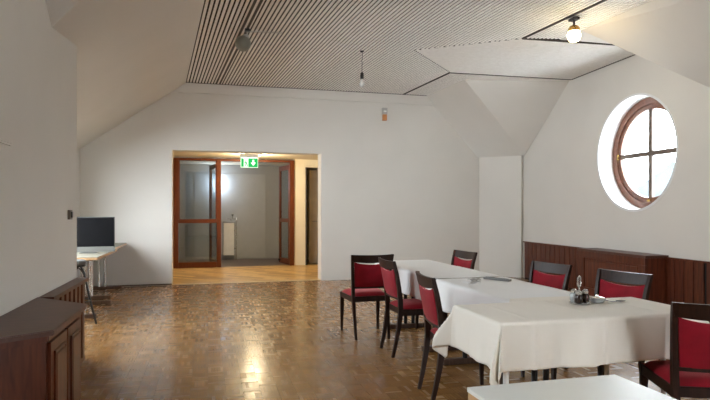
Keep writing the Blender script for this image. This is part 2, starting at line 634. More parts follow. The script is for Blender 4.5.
# right: chamfered corner wall, slope, dormer
K0 = Vector((5.347, YF, 0)); K1 = Vector((5.94, 9.80, 0)); ZK = 2.40
mb = MB()
zb_ = Vector((0, 0, -.1))
mb.prism([K0 + zb_, K1 + zb_, K1 + Vector((.4, .25, -.1)), K0 + Vector((.4, .25, -.1))],
         [K0 + Vector((0, 0, ZK)), K1 + Vector((0, 0, ZK)), K1 + Vector((.4, .25, ZK)), K0 + Vector((.4, .25, ZK))])
struct(mb.build('wall_right_corner', 'wall'), 'narrow white wall between far wall and wainscot')
ZD = 3.52                                    # dormer ceiling at the gable
DT = Vector((rx(8.95), 8.95, H))             # corner of the main slats above the dormer
DB = GA + GD * 1.50 + Vector((0, 0, ZD))     # dormer slope meets gable and ceiling
DC = GA + GD * 0.0 + GN * .02 + Vector((0, 0, ZK))
mb = MB()
ruled(mb, (rx(YF), YF, H), DT, K0 + Vector((0, 0, ZK)), DC)
struct(mb.build('ceiling_slope_right', 'wall', smooth=True), 'sloping ceiling panel beside the dormer')
wall_poly('ceiling_dormer_far', [DT, DB - GN * .01, DC], 'wall', 'bright sloping dormer cheek left of the round window')
Q1 = Vector((rx(6.12), 6.12, H)); Q2 = GB + Vector((0, 0, 2.775)) - GN * 0.0
QG = GA + GD * 3.75 + Vector((0, 0, ZD - .02))
mb = MB()
mb.poly([Q1, Q2, (5.74, YB, 2.76), (rx(YB), YB, H)])
struct(mb.build('ceiling_slope_near', 'wall'), 'sloping ceiling on the right, nearer than the round window')
wall_poly('ceiling_dormer_near', [Q1, QG - GN * .02, Q2 - GN * .02 + GD * -.0], 'wall')
struct(MB().box((5.74, YB, 0), (6.04, 5.36, 3.0)).build('wall_right_near', 'wall'), 'right wall nearest the camera')

# gable walls with round windows: one in the frame, an unseen one added for light beside the camera
WZ, WR, WD = 2.137, 0.805, 0.30


def gp(s, n, z):
    return GA + GD * s + GN * n + Vector((0, 0, z))


def hole_wall(P, ws, s0, s1, z0, z1):
    mb = MB()
    angs = [2 * math.pi * k / 72 for k in range(72)]
    for cs, cz in ((s0, z0), (s1, z0), (s1, z1), (s0, z1)):
        angs.append(math.atan2(cz - WZ, cs - ws) % (2 * math.pi))
    angs = sorted(set(angs))
    n = len(angs)
    for nn in (0.0, -WD - .04):
        inner, outer = [], []
        for a in angs:
            ca, sa = math.cos(a), math.sin(a)
            t = 1e9
            if ca > 1e-9: t = min(t, (s1 - ws) / ca)
            if ca < -1e-9: t = min(t, (s0 - ws) / ca)
            if sa > 1e-9: t = min(t, (z1 - WZ) / sa)
            if sa < -1e-9: t = min(t, (z0 - WZ) / sa)
            inner.append(mb.bm.verts.new(P(ws + WR * ca, nn, WZ + WR * sa)))
            outer.append(mb.bm.verts.new(P(ws + t * ca, nn, WZ + t * sa)))
        for k in range(n):
            mb.bm.faces.new((inner[k], inner[(k + 1) % n], outer[(k + 1) % n], outer[k]))
    return mb


def ring_solid(P, ws, r0, r1, n0, n1, n=72):
    mb = MB()
    rows = []
    for (r, q) in ((r0, n0), (r1, n0), (r1, n1), (r0, n1)):
        rows.append([mb.bm.verts.new(P(ws + r * math.cos(2 * math.pi * k / n), q, WZ + r * math.sin(2 * math.pi * k / n))) for k in range(n)])
    for a in range(4):
        p, q = rows[a], rows[(a + 1) % 4]
        for k in range(n):
            mb.bm.faces.new((p[k], p[(k + 1) % n], q[(k + 1) % n], q[k]))
    return mb


def round_window(P, ws, mtx, wname, tname, label):
    struct(ring_solid(P, ws, WR - .004, WR + .03, .002, -WD - .03).build(tname, 'reveal', smooth=True), 'deep white round reveal of the window')
    win = ring_solid(P, ws, 0.70, WR - .005, -WD + .05, -WD - .03).build(wname, 'winwood', smooth=True)
    struct(win, label)
    ring_solid(P, ws, 0.63, 0.71, -WD + .03, -WD - .02).build('sash', 'winwood', win, True)
    MB().box((-.034, -WD - .01, -.65), (.034, -WD + .03, .65), 0.004, mtx).build('glazing_bar', 'bar', win)
    MB().box((-.65, -WD - .01, -.034), (.65, -WD + .028, .034), 0.004, mtx).build('glazing_bar', 'bar', win)
    for q in range(4):
        mb = MB()
        a0 = q * math.pi / 2
        pts = [(0.0, 0.0)] + [(.64 * math.cos(a0 + k * math.pi / 24), .64 * math.sin(a0 + k * math.pi / 24)) for k in range(13)]
        mb.prism([mtx @ Vector((a, -WD + .006, b)) for a, b in pts], [mtx @ Vector((a, -WD + .010, b)) for a, b in pts])
        mb.build('pane', 'pane', win)
    MB().box((-.69, -WD + .03, -.04), (-.66, -WD + .055, .04), 0.004, mtx).build('hinge', 'brass', win)
    MB().box((-.03, -WD + .03, -.685), (.03, -WD + .06, -.655), 0.004, mtx).build('catch', 'brass', win)


WS = 3.08
struct(hole_wall(gp, WS, -.45, GL + .02, -.1, 3.7).build('wall_right', 'wall'), 'white gable wall with the deep round window')
round_window(gp, WS, Matrix(((GD.x, GN.x, 0, GA.x + GD.x * WS), (GD.y, GN.y, 0, GA.y + GD.y * WS), (0, 0, 1, WZ), (0, 0, 0, 1))),
             'window_2', 'trim_3', 'round window with reddish brown frame and cross bars')


def lp(s, n, z):
    return Vector((XP + n, s, z))


struct(hole_wall(lp, 1.95, YB - .1, 3.56, -.1, H + .1).build('wall_left_gable', 'wall'))
round_window(lp, 1.95, Matrix(((0, 1, 0, XP), (1, 0, 0, 1.95), (0, 0, 1, WZ), (0, 0, 0, 1))), 'added_window_round', 'trim_7', 'unseen round window added for light in the left wall beside the camera')  # added out of view to light tables and chairs from the left

# back wall behind the camera, with a window added to light camera-facing sides
BX0, BX1, BZ0, BZ1 = 3.0, 5.0, 0.9, 2.4
mb = MB()
for lo, hi in (((-2.2, YB - .3, -.1), (BX0, YB, 3.8)), ((BX1, YB - .3, -.1), (6.4, YB, 3.8)), ((BX0, YB - .3, -.1), (BX1, YB, BZ0)), ((BX0, YB - .3, BZ1), (BX1, YB, 3.8))):
    mb.box(lo, hi)
struct(mb.build('wall_back', 'wall'))
mb = MB()
for x in (BX0, 3.97, BX1 - .06):
    mb.box((x, YB - .2, BZ0), (x + .06, YB - .14, BZ1))
mb.box((BX0, YB - .2, BZ0), (BX1, YB - .14, BZ0 + .06)).box((BX0, YB - .2, BZ1 - .06), (BX1, YB - .14, BZ1))
struct(mb.build('added_window_back', 'winwood'), 'broad unseen window added behind the camera for its light')

# ------------------------------------------------------------------ slatted ceiling
PITCH, SW, ST = 0.052, 0.030, 0.009
ceil = MB().poly
mb = MB()
mb.box((-2.4, YB - .3, H + .0092), (6.4, YF + .3, H + .09))
ceil = struct(mb.build('ceiling', 'backing'), 'slatted timber ceiling over a dark backing')


def slat(p0, p1, side, z_off=0.0):
    """one slat from p0 to p1 (centre line of its underside), side = unit vector across"""
    h_ = side * (SW / 2)
    up = Vector((0, 0, ST))
    m_ = MB()
    m_.prism([p0 - h_, p0 + h_, p1 + h_, p1 - h_], [p0 - h_ + up, p0 + h_ + up, p1 + h_ + up, p1 - h_ + up])
    return m_.build('slat', 'slat', ceil)


FU, FV = 3.451, 7.23                # apex of the mitred field
KU = 0.87
vN = v_at(3, YB)
u = U0 + PITCH / 2
k = 0
while u < U3 - 0.01:
    vf = v_at(u, YF - 0.03)
    vn = v_at(u, YB)
    if abs(u - U2) < 0.022:
        u += PITCH
        continue
    if u < FU:
        slat(cxy(u, vn, H), cxy(u, vf, H), CU)
    elif u < U2:
        d_ = (u - FU) * KU
        slat(cxy(u, vn, H), cxy(u, FV - d_ - .01, H), CU)
        slat(cxy(u, FV + d_ + .01, H), cxy(u, vf, H), CU)
    else:
        slat(cxy(u, vn, H), cxy(u, 6.255 - (u - U2) * .279 - .02, H), CU)
        slat(cxy(u, 8.24, H), cxy(u, vf, H), CU)
    u += PITCH
# dormer field, slats running out towards the round window
DD = Vector((1, -0.19, 0)).normalized()
DS = Vector((-DD.y, DD.x, 0))
DN = Vector((0, 0, 1))
pF = cxy(FU, FV, H); pA = cxy(U2, FV + (U2 - FU) * KU, H); pE = cxy(U2, FV - (U2 - FU) * KU, H)
qa, qe, qf = pA.dot(DS), pE.dot(DS), pF.dot(DS)


def gable_hit(p):
    # along DD until the gable wall line
    den = DD.x * GN.x + DD.y * GN.y
    t = ((GA - p).x * GN.x + (GA - p).y * GN.y) / den
    return p + DD * t


q = qe + PITCH / 2
while q < qa:
    # start on the mitre
    if q > qf:
        f_ = (q - qf) / (qa - qf); st = pF.lerp(pA, f_)
    else:
        f_ = (q - qf) / (qe - qf); st = pF.lerp(pE, f_)
    st = Vector((st.x, st.y, H))
    en = gable_hit(st)
    # bend at the line of the right track
    den = DD.dot(CU)
    tb = (U2 + .05 - st.dot(CU)) / den
    bend = st + DD * max(tb, 0.02)
    bend.z = H - .001
    en.z = ZD - 0.002
    en = en - DD * 0.02
    h_ = DS * (SW / 2)
    up = Vector((0, 0, ST))
    m_ = MB()
    rows = []
    for p in (st + DD * .015, bend, en):
        rows.append([m_.bm.verts.new(v) for v in (p - h_, p + h_, p + h_ + up, p - h_ + up)])
    for r0, r1 in zip(rows, rows[1:]):
        for kk in range(4):
            m_.bm.faces.new((r0[kk], r0[(kk + 1) % 4], r1[(kk + 1) % 4], r1[kk]))
    m_.bm.faces.new(rows[0][::-1]); m_.bm.faces.new(rows[-1])
    m_.build('slat', 'slat', ceil)
    q += PITCH
# dark backing of the dormer field and its pale margins
gA = gable_hit(pA); gE = gable_hit(pE)
gA.z = gE.z = ZD + .009
pA2, pE2 = pA.copy(), pE.copy()
pA2.z = pE2.z = H + .0088
MB().poly([pA2, gA, gE, pE2])
mb = MB(); mb.poly([pA2, gA, gE, pE2]); mb.build('dormer_backing', 'backing', ceil)
mb = MB()
pAm = pA + Vector((0, 0, -.004)); gAm = gable_hit(pA); gAm.z = ZD - .004
mb.poly([pAm, gAm, DB - GN * .02 + Vector((0, 0, -.003)), DT + Vector((0, 0, -.003)), cxy(U2 + .45, 8.26, H - .002)])
mb.build('margin_panel', 'slat', ceil)
gEm = gable_hit(pE); gEm.z = ZD - .004
mb = MB(); mb.poly([cxy(U3, 6.255 - (U3 - U2) * .279, H - .002), gEm, QG, Q1 + Vector((0, 0, -.001))]); mb.build('margin_panel', 'wall', ceil)
# dark tracks
def track(name, a, b, w=.020, z=H - .010):
    d_ = (b - a).normalized()
    s_ = Vector((-d_.y, d_.x, 0)) * w / 2
    up = Vector((0, 0, .02))
    m_ = MB()
    m_.prism([a - s_, a + s_, b + s_, b - s_], [a - s_ + up, a + s_ + up, b + s_ + up, b - s_ + up])
    return m_.build(name, 'track', ceil)


track('track_rail', cxy(U1 - .031, v_at(U1, YB), H - .005), cxy(U1 - .031, v_at(U1, YF - .06), H - .005), .031)
track('track_rail', cxy(U1 + .031, v_at(U1, YB), H - .005), cxy(U1 + .031, v_at(U1, YF - .06), H - .005), .031)
track('track_rail', cxy(U2, v_at(U2, YB), H - .008), pE + Vector((0, 0, -.008)))
track('track_rail', pA + Vector((0, 0, -.008)), cxy(U2, v_at(U2, YF - .06), H - .008))
track('track_rail', pA + Vector((0, 0, -.008)), gable_hit(pA) - DD * .02 + Vector((0, 0, ZD - H - .008)), .022)
track('track_rail', pE + Vector((0, 0, -.008)), (pE + (gable_hit(pE) - pE) * .9) + Vector((0, 0, (ZD - H) * .9 - .008)), .015)
track('edge_strip', cxy(U0, v_at(U0, YB), H - .006), cxy(U0, v_at(U0, YF - .06), H - .006), .012)
ga_, ge_ = gable_hit(pA), gable_hit(pE)
track('edge_strip', ga_ + GN * .012 + Vector((0, 0, ZD - H - .006)), ge_ + GN * .012 + Vector((0, 0, ZD - H - .006)), .022)
a_, b_ = Vector((lx(YF), YF - .06, H - .006)), Vector((rx(YF), YF - .06, H - .006))
track('edge_strip', a_, b_, .014)

# ------------------------------------------------------------------ corridor and stairwell
YD = 13.4
CH = 2.55
wall_poly('floor_corridor', [(-3.2, YF + .03, 0.0), (4.4, YF + .03, 0.0), (4.4, YD + .06, 0.0), (-3.2, YD + .06, 0.0)], 'oak', 'yellow oak parquet of the corridor')
struct(MB().box((-3.2, YF + WT, CH), (4.4, YD + 2.4, CH + .1)).build('ceiling_corridor', 'warmwall'))
struct(MB().box((-3.3, YF + WT, 0), (-3.2, YD + .1, CH)).build('wall_corridor_left', 'warmwall'))
mb = MB()
mb.box((2.0, YD, 0), (2.28, YD + .12, CH)).box((2.28, YD, 2.36), (3.2, YD + .12, CH)).box((3.1, YD, 0), (4.4, YD + .12, CH)).box((-3.2, YD, 0), (-.76, YD + .12, CH))
struct(mb.build('wall_corridor_end', 'warmwall'), 'cream corridor wall beside the glazed doors')
struct(MB().box((4.4, YF + WT, 0), (4.5, YD + .1, CH)).build('wall_corridor_right', 'warmwall'))
YS = 15.45
wall_poly('floor_stairwell', [(-2.2, YD + .06, -0.001), (2.25, YD + .06, -0.001), (2.25, YS, -0.001), (-2.2, YS, -0.001)], 'stairfloor', 'brown floor beyond the glazed doors')
struct(MB().box((-2.3, YS, -.1), (3.6, YS + .1, CH)).build('wall_stairwell', 'stairwall'), 'grey stairwell wall')
struct(MB().box((-2.3, YD + .12, -.1), (-2.2, YS, CH)).build('wall_stairwell_left', 'stairwall'))
struct(MB().box((2.16, YD + .12, -.1), (2.26, YS, CH)).build('wall_stairwell_right', 'stairwall'))
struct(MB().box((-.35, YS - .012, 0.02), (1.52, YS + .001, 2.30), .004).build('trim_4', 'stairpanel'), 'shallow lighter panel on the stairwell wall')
# room behind the narrow doorway
door_room = MB()
door_room.box((2.26, YD + 1.4, 0), (3.3, YD + 1.5, CH)).box((3.2, YD + .12, 0), (3.3, YD + 1.4, CH))
struct(door_room.build('wall_side_room', 'warmwall'))
wall_poly('floor_side_room', [(2.26, YD + .06, .0), (3.2, YD + .06, .0), (3.2, YD + 1.4, .0), (2.26, YD + 1.4, .0)], 'stairfloor')
d2 = struct(MB().box((2.42, YD + .30, .01), (3.15, YD + .34, 2.33), .004).build('door_2', 'greydoor'), 'taupe door behind the narrow doorway')
MB().tube([(2.62, YD + .30, 1.05), (2.62, YD + .25, 1.05), (2.49, YD + .25, 1.05)], .009).build('handle', 'steel_dark', d2)
MB().box((2.28, YD - .012, 0), (2.305, YD + .2, 2.36)).build('frame_post', 'track', d2)

# glazed partition
dr = thing('glazed_partition', 'reddish wood glazed partition with tall side pane at corridor end', 'partition', (0, YD, 0))
struct(dr)
del dr['category']
def dbox(name, lo, hi, mat='doorwood', par=dr, bev=.006):
    return MB().box(lo, hi, bev).build(name, mat, par)


dbox('post', (-.76, -.04, 0), (-.655, .05, 2.52))
dbox('post', (.20, -.04, 0), (.295, .05, 2.52))
dbox('post', (1.895, -.04, 0), (2.0, .05, 2.52))
dbox('header', (-.655, -.04, 2.465), (.20, .05, 2.52))
dbox('header', (.295, -.04, 2.465), (1.895, .05, 2.52))
dbox('sill_rail', (-.655, -.03, 0), (.20, .04, .13))
dbox('middle_rail', (-.655, -.035, 1.03), (.20, .045, 1.12))
dbox('glazing_bead', (-.655, -.02, 1.12), (-.625, .02, 2.465))
dbox('glazing_bead', (.17, -.02, 1.12), (.20, .02, 2.465))
dbox('pane', (-.65, .0, .125), (.195, .006, 1.035), 'doorpane', bev=0)
dbox('pane', (-.65, .0, 1.115), (.195, .006, 2.47), 'doorpane', bev=0)
dr.name = 'door_frame_1'


def leaf(loc, rz, label, n):
    r = thing('glazed_door_leaf', label, 'door', loc, rz)
    Lw = .82
    for nm, lo, hi in (('stile', (0, 0, .01), (.10, .045, 2.42)), ('stile', (Lw - .10, 0, .01), (Lw, .045, 2.42)),
                       ('rail', (.10, 0, .01), (Lw - .10, .045, .14)), ('rail', (.10, 0, 1.03), (Lw - .10, .045, 1.12)),
                       ('rail', (.10, 0, 2.31), (Lw - .10, .045, 2.42))):
        dbox(nm, lo, hi, 'doorwood', r)
    dbox('pane', (.095, .02, .135), (Lw - .095, .026, 1.035), 'doorpane', r, 0)
    dbox('pane', (.095, .02, 1.115), (Lw - .095, .026, 2.315), 'doorpane', r, 0)
    sgn = n
    y0 = .045 if sgn > 0 else 0
    MB().tube([(Lw - .05, y0, 1.07), (Lw - .05, y0 + sgn * .06, 1.07), (Lw - .18, y0 + sgn * .06, 1.07)], .010).build('handle', 'steel_dark', r)
    MB().box((Lw - .13, y0 - (.0 if sgn > 0 else .03), .06), (Lw - .04, y0 + (.03 if sgn > 0 else .0), .10)).build('floor_stop', 'black', r)
    return r


leaf((.255, YD + .06, 0), math.radians(103), 'glazed door leaf swung open behind the tall side pane', -1)
leaf((1.94, YD + .06, 0), math.radians(101), 'glazed door leaf swung open beside the cream corridor wall', 1)

# radiator beyond the doors
rd = thing('radiator', 'cream panel radiator standing beyond the open glazed doors', 'radiator', (0.40, YS - .16, 0))
MB().box((0, 0, .12), (.27, .06, .98), .01).build('panel', 'whiteplastic', rd)
MB().box((0, .07, .12), (.27, .10, .98), .01).build('panel', 'whiteplastic', rd)
for z in (.3, .78):
    MB().tube([(.27, .05, z), (.33, .05, z)], .012).build('connector', 'chrome', rd)
MB().tube([(.33, .05, 0.0), (.33, .05, 1.12), (.33, .10, 1.16)], .013).build('pipe', 'chrome', rd)
MB().box((-.02, -.02, 1.0), (.36, .12, 1.03), .006).build('top_grille', 'steel_dark', rd)
MB().tube([(.20, .05, 1.03), (.20, .05, 1.10)], .010).tube([(.10, .05, 1.10), (.36, .05, 1.10)], .009).build('valve_handle', 'steel_dark', rd)
MB().lathe([(.001, -.03), (.03, -.015), (.03, .015), (.001, .03)], 14, (.24, .05, 1.2)).tube([(.24, .05, 1.1), (.24, .05, 1.2)], .008).build('valve_knob', 'alu', rd)

# bright spot on the stairwell wall, built as a small lamp
wl = thing('wall_lamp', 'small bright spot on the grey stairwell wall, built as a lamp', 'lamp', (.26, YS - .03, 2.02))
MB().lathe([(.05, 0), (.05, .02), (.03, .03)], 18, mtx=Matrix.Rotation(math.pi / 2, 3, 'X')).build('wall_plate', 'whiteplastic', wl, True)
M['coldglow'] = mat_emit('cold_lamp', (0.75, 0.87, 1.0), 20)
MB().lathe([(.02, .02), (.045, .05), (.05, .08), (.035, .115), (.001, .13)], 18, mtx=Matrix.Rotation(math.pi / 2, 3, 'X')).build('bulb', 'coldglow', wl, True)
pl = bpy.data.lights.new('wall_lamp_light', 'POINT'); pl.energy = 7; pl.color = (.72, .85, 1); pl.shadow_soft_size = .05
po = bpy.data.objects.new('wall_lamp_light', pl); po.location = (.26, YS - .24, 2.02); COL.objects.link(po)
# stairwell ceiling lamp, out of sight above
# corridor lamp
cl = thing('ceiling_lamp', 'round opal ceiling lamp in the corridor above the exit sign', 'lamp', (.95, 12.35, CH))
MB().lathe([(.17, 0), (.17, -.02), (.16, -.02)], 30).build('base_ring', 'whiteplastic', cl, True)
M['opal'] = mat_emit('opal_lamp', (1.0, 0.82, 0.52), 3)
MB().lathe([(.16, -.012), (.15, -.045), (.10, -.065), (.001, -.075)], 30).build('opal_cover', 'opal', cl, True)
for nm, loc, e in (('corridor_lamp_light', (.95, 12.35, CH - .16), 42),):
    l_ = bpy.data.lights.new(nm, 'POINT'); l_.energy = e; l_.color = (1, .80, .50); l_.shadow_soft_size = .14
    o_ = bpy.data.objects.new(nm, l_); o_.location = loc; COL.objects.link(o_)

# exit sign
ex = thing('exit_sign', 'green and white illuminated exit sign hanging in the corridor opening', 'sign', (.83, 11.8, 2.21))
MB().box((-.19, -.03, .215), (.19, .05, .285), .006).build('housing', 'whiteplastic', ex)
MB().box((-.012, -.002, .28), (.012, .022, .35)).build('stem', 'whiteplastic', ex)
MB().box((-.178, -.006, 0), (.178, .012, .215), .003).build('panel', 'signwhite', ex)
MB().box((-.165, -.010, .015), (-.115, -.005, .185)).build('door_pictogram', 'green', ex)
MB().box((-.02, -.010, .010), (.170, -.005, .190)).build('green_field', 'green', ex)
mb = MB()
mb.tube([(-.085, -.009, .145), (-.083, -.009, .14)], .013, 8)
mb.beam([(-.075, -.008, .125), (-.062, -.008, .085)], [(.006, .022)] * 2, ref=Vector((0, 1, 0)))
mb.beam([(-.064, -.008, .085), (-.09, -.008, .03)], [(.006, .012)] * 2, ref=Vector((0, 1, 0)))
mb.beam([(-.062, -.008, .085), (-.04, -.008, .055), (-.045, -.008, .02)], [(.006, .012)] * 3, ref=Vector((0, 1, 0)))
mb.beam([(-.075, -.008, .12), (-.10, -.008, .09)], [(.006, .009)] * 2, ref=Vector((0, 1, 0)))
mb.build('running_figure', 'green', ex)
mb = MB()
mb.box((.060, -.014, .085), (.100, -.009, .165))
mb.prism([(.025, -.014, .105), (.135, -.014, .105), (.08, -.014, .035)], [(.025, -.009, .105), (.135, -.009, .105), (.08, -.009, .035)])
mb.build('down_arrow', 'signwhite', ex)

# ------------------------------------------------------------------ wainscot and radiator cover on the right
WZT = 0.72
wn = struct(MB().prism([gp(-.02, .006, 0), gp(GL, .006, 0), gp(GL, .0, 0), gp(-.02, .0, 0)],
                       [gp(-.02, .006, WZT - .02), gp(GL, .006, WZT - .02), gp(GL, 0, WZT - .02), gp(-.02, 0, WZT - .02)]).build('trim_5', 'backing'),
            'mahogany board wainscot below the round window')
s = 0.0
BW = 0.155
def gbox(s0, s1, n0, n1, z0, z1, bev=.004):
    m_ = MB()
    m2 = Matrix(((GD.x, GN.x, 0, GA.x), (GD.y, GN.y, 0, GA.y), (0, 0, 1, 0), (0, 0, 0, 1)))
    m_.box((s0, n0, z0), (s1, n1, z1), bev, m2)
    return m_


while s + BW < GL + .05:
    gbox(s + .006, s + BW - .006, .004, .026, .02, WZT - .02).build('board', 'mahog', wn)
    s += BW
gbox(-.02, GL + .02, .0, .045, WZT - .022, WZT, .004).build('cap_rail', 'mahog', wn)
# continuation beside the camera
wn2 = struct(MB().box((5.715, 2.0, 0), (5.745, 5.36, WZT)).build('trim_6', 'mahog'), 'wainscot continuing along the near right wall')
rc = thing('radiator_cover', 'mahogany radiator cover with framed panel projecting below the round window', 'radiator cover', (0, 0, 0))
S0, S1, RN = 2.28, 3.72, .33
gbox(S0, S1, .0, RN - .03, .04, WZT - .012).build('carcass', 'mahog', rc)
gbox(S0 - .02, S1 + .03, .0, RN + .02, WZT - .015, WZT + .022, .006).build('top', 'mahog_top', rc)
gbox(S0, S1, RN - .03, RN, WZT - .11, WZT - .015).build('rail', 'mahog', rc)
gbox(S0, S1, RN - .03, RN, .04, .16).build('rail', 'mahog', rc)
for a_, b_ in ((S0, S0 + .12), (S1 - .12, S1)):
    gbox(a_, b_, RN - .03, RN, .16, WZT - .11).build('stile', 'mahog', rc)
gbox(S0 + .12, S1 - .12, RN - .03, RN - .015, .16, WZT - .11).build('panel', 'mahog', rc)
gbox(S0 + .15, S1 - .15, RN - .016, RN - .006, .19, WZT - .14, .006).build('raised_field', 'mahog', rc)

# ------------------------------------------------------------------ left shelf and cabinet
ZS = 0.73
sh = thing('slatted_ledge', 'narrow mahogany ledge with vertical slats along the left wall', 'ledge', (XP, 0, 0))
MB().box((.003, 4.295, ZS - .034), (.105, 5.47, ZS - .004), .005).build('top', 'mahog_top', sh)
MB().box((.004, 4.295, .0), (.02, 5.44, ZS - .034)).build('backing', 'chairwood', sh)
y = 4.30
while y < 5.4:
    MB().box((.02, y, .04), (.085, y + .085, ZS - .034), .004).build('slat', 'mahog', sh)
    y += .145
MB().box((.02, 4.295, .0), (.08, 5.44, .04)).build('plinth', 'mahog', sh)

cb = thing('sideboard', 'mahogany sideboard with slanted ends and panelled doors against the left wall', 'cabinet', (XP, 0, 0))
def pz(pts, z0, z1, name, mat, par=cb, bev=0.0):
    m_ = MB()
    m_.prism([(x, y, z0) for x, y in pts], [(x, y, z1) for x, y in pts])
    if bev:
        bmesh.ops.bevel(m_.bm, geom=list(m_.bm.edges), offset=bev, segments=2, affect='EDGES')
    return m_.build(name, mat, par)


CXF = .385
pz([(.002, 2.835), (CXF + .01, 3.09), (CXF + .01, 3.90), (.002, 4.29)], ZS - .028, ZS, 'top', 'mahog_top', bev=.004)
pz([(.004, 2.90), (CXF - .035, 3.125), (CXF - .035, 3.865), (.004, 4.23)], .06, ZS - .028, 'carcass', 'mahog')
pz([(.004, 2.93), (CXF - .06, 3.14), (CXF - .06, 3.85), (.004, 4.20)], .0, .06, 'plinth', 'chairwood')
pz([(.004, 2.885), (CXF - .02, 3.115), (CXF - .02, 3.875), (.004, 4.245)], ZS - .065, ZS - .028, 'cornice', 'mahog', bev=.004)
for y0, y1 in ((3.15, 3.49), (3.51, 3.85)):
    d_ = MB().box((CXF - .036, y0, .09), (CXF - .018, y1, ZS - .075), .004).build('door', 'mahog', cb)
    MB().box((CXF - .019, y0 + .075, .17), (CXF - .006, y1 - .075, ZS - .15), .008).build('raised_field', 'mahog', d_)
    for lo, hi in (((CXF - .02, y0 + .055, .15), (CXF - .008, y0 + .068, ZS - .13)), ((CXF - .02, y1 - .068, .15), (CXF - .008, y1 - .055, ZS - .13)),
                   ((CXF - .02, y0 + .055, ZS - .145), (CXF - .008, y1 - .055, ZS - .13)), ((CXF - .02, y0 + .055, .15), (CXF - .008, y1 - .055, .163))):
        MB().box(lo, hi, .003).build('moulding', 'mahog', d_)

# wall switch and plaque on the left wall
sw = thing('wall_thermostat', 'small brown switch on the left wall near its corner', 'switch', (XP, 5.20, 1.29))
MB().box((0, -.045, -.04), (.02, .045, .04), .004).build('plate', 'brown_switch', sw)
MB().box((.02, -.02, -.025), (.03, .02, .025), .003).build('rocker', 'black', sw)
pq = thing('wall_hatch', 'white access panel set flush in the left wall', 'access panel', (XP, 3.55, 1.71))
MB().box((0, -.35, 0), (.012, .19, .21), .003).build('frame', 'wall', pq)
MB().box((.0, -.34, .012), (.017, .178, .198), .003).build('cover', 'wall', pq)

# ------------------------------------------------------------------ trestle tables
def trestle_table(name, label, x0, x1, y0, y1, ztop, topmat='laminate', group=None, edge='beech', colmat='chrome'):
    cx, cy = (x0 + x1) / 2, (y0 + y1) / 2
    t = thing(name, label, 'table', (cx, cy, 0), 0, group)
    hx, hy = (x1 - x0) / 2, (y1 - y0) / 2
    MB().box((-hx, -hy, ztop - .006), (hx, hy, ztop), .002).build('top', topmat, t)
    MB().box((-hx, -hy, ztop - .036), (hx, hy, ztop - .006), .003).build('edge_band', edge, t)
    along_y = hy > hx
    L_ = hy if along_y else hx
    W_ = hx if along_y else hy
    for sg in (-1, 1):
        p = sg * (L_ - .22)
        def P(a, b, z):
            return (b, a, z) if along_y else (a, b, z)
        for c in (-.045, .045):
            MB().tube([P(p, c, .05), P(p, c, ztop - .05)], .021, 12).build('column', colmat, t, True)
        lo, hi = P(p - .03, -W_ + .05, 0), P(p + .03, W_ - .05, .05)
        MB().box(lo, hi, .008).build('foot', 'foot', t)
        lo, hi = P(p - .03, -W_ + .06, ztop - .062), P(p + .03, W_ - .06, ztop - .036)
        MB().box(lo, hi, .003).build('bearer', 'foot', t)
    return t


trestle_table('trestle_table', 'trestle table under white cloth, at the far end of the dining row', 1.895, 2.51, 4.70, 6.19, .735, colmat='blackmetal')
trestle_table('trestle_table', 'trestle table under white cloth, middle of the dining row', 1.895, 2.51, 3.17, 4.68, .735, colmat='blackmetal')
nt_ = thing('dining_table', 'four-legged table under the cream cloth, set crosswise to the dining row', 'table', (2.08, 2.85, 0))
MB().box((-.62, -.265, .72), (.62, .265, .748), .003).build('top', 'laminate', nt_)
for sx in (-1, 1):
    for sy in (-1, 1):
        lx_ = .575 if sy < 0 else .40
        ly_ = .225 if sy > 0 else (-.225 if sx < 0 else -.05)
        MB().tube([(sx * lx_, ly_, .72), (sx * (lx_ + .01), ly_ * 1.04, 0)], [.017, .014], 12).build('leg', 'whiteplastic', nt_, True)
for sy in (-1, 1):
    MB().box((-.56, sy * .225 - .01, .67), (.56, sy * .225 + .01, .72)).build('apron', 'steel_dark', nt_)
trestle_table('trestle_table', 'bare trestle table with beech edge carrying the desktop computer', -2.03, -1.28, 7.28, 8.78, .765)
trestle_table('trestle_table', 'bare trestle table standing against the far wall behind the computer', -2.08, -1.36, 8.84, 10.38, .765)
ft = thing('small_table', 'small white-topped table with wooden apron in front of the cloth-covered tables', 'table', (1.105, 1.22, 0))
MB().box((-.285, -.5, .735), (.285, .46, .75), .003).build('top', 'white_top', ft)
for lo, hi in (((-.283, -.498, .64), (-.26, .458, .735)), ((.26, -.498, .64), (.283, .458, .735)), ((-.26, .435, .64), (.26, .458, .735)), ((-.26, -.498, .64), (.26, -.475, .735))):
    MB().box(lo, hi, .002).build('apron', 'beech', ft)
for sx in (-1, 1):
    for yy in (-.455, .415):
        MB().beam([(sx * .235, yy, .735), (sx * .235, yy, 0)], [(.05, .05), (.035, .035)]).build('leg', 'beech', ft)

# ------------------------------------------------------------------ tablecloths
def smooth(a, b, x):
    t = max(0, min(1, (x - a) / (b - a)))
    return t * t * (3 - 2 * t)


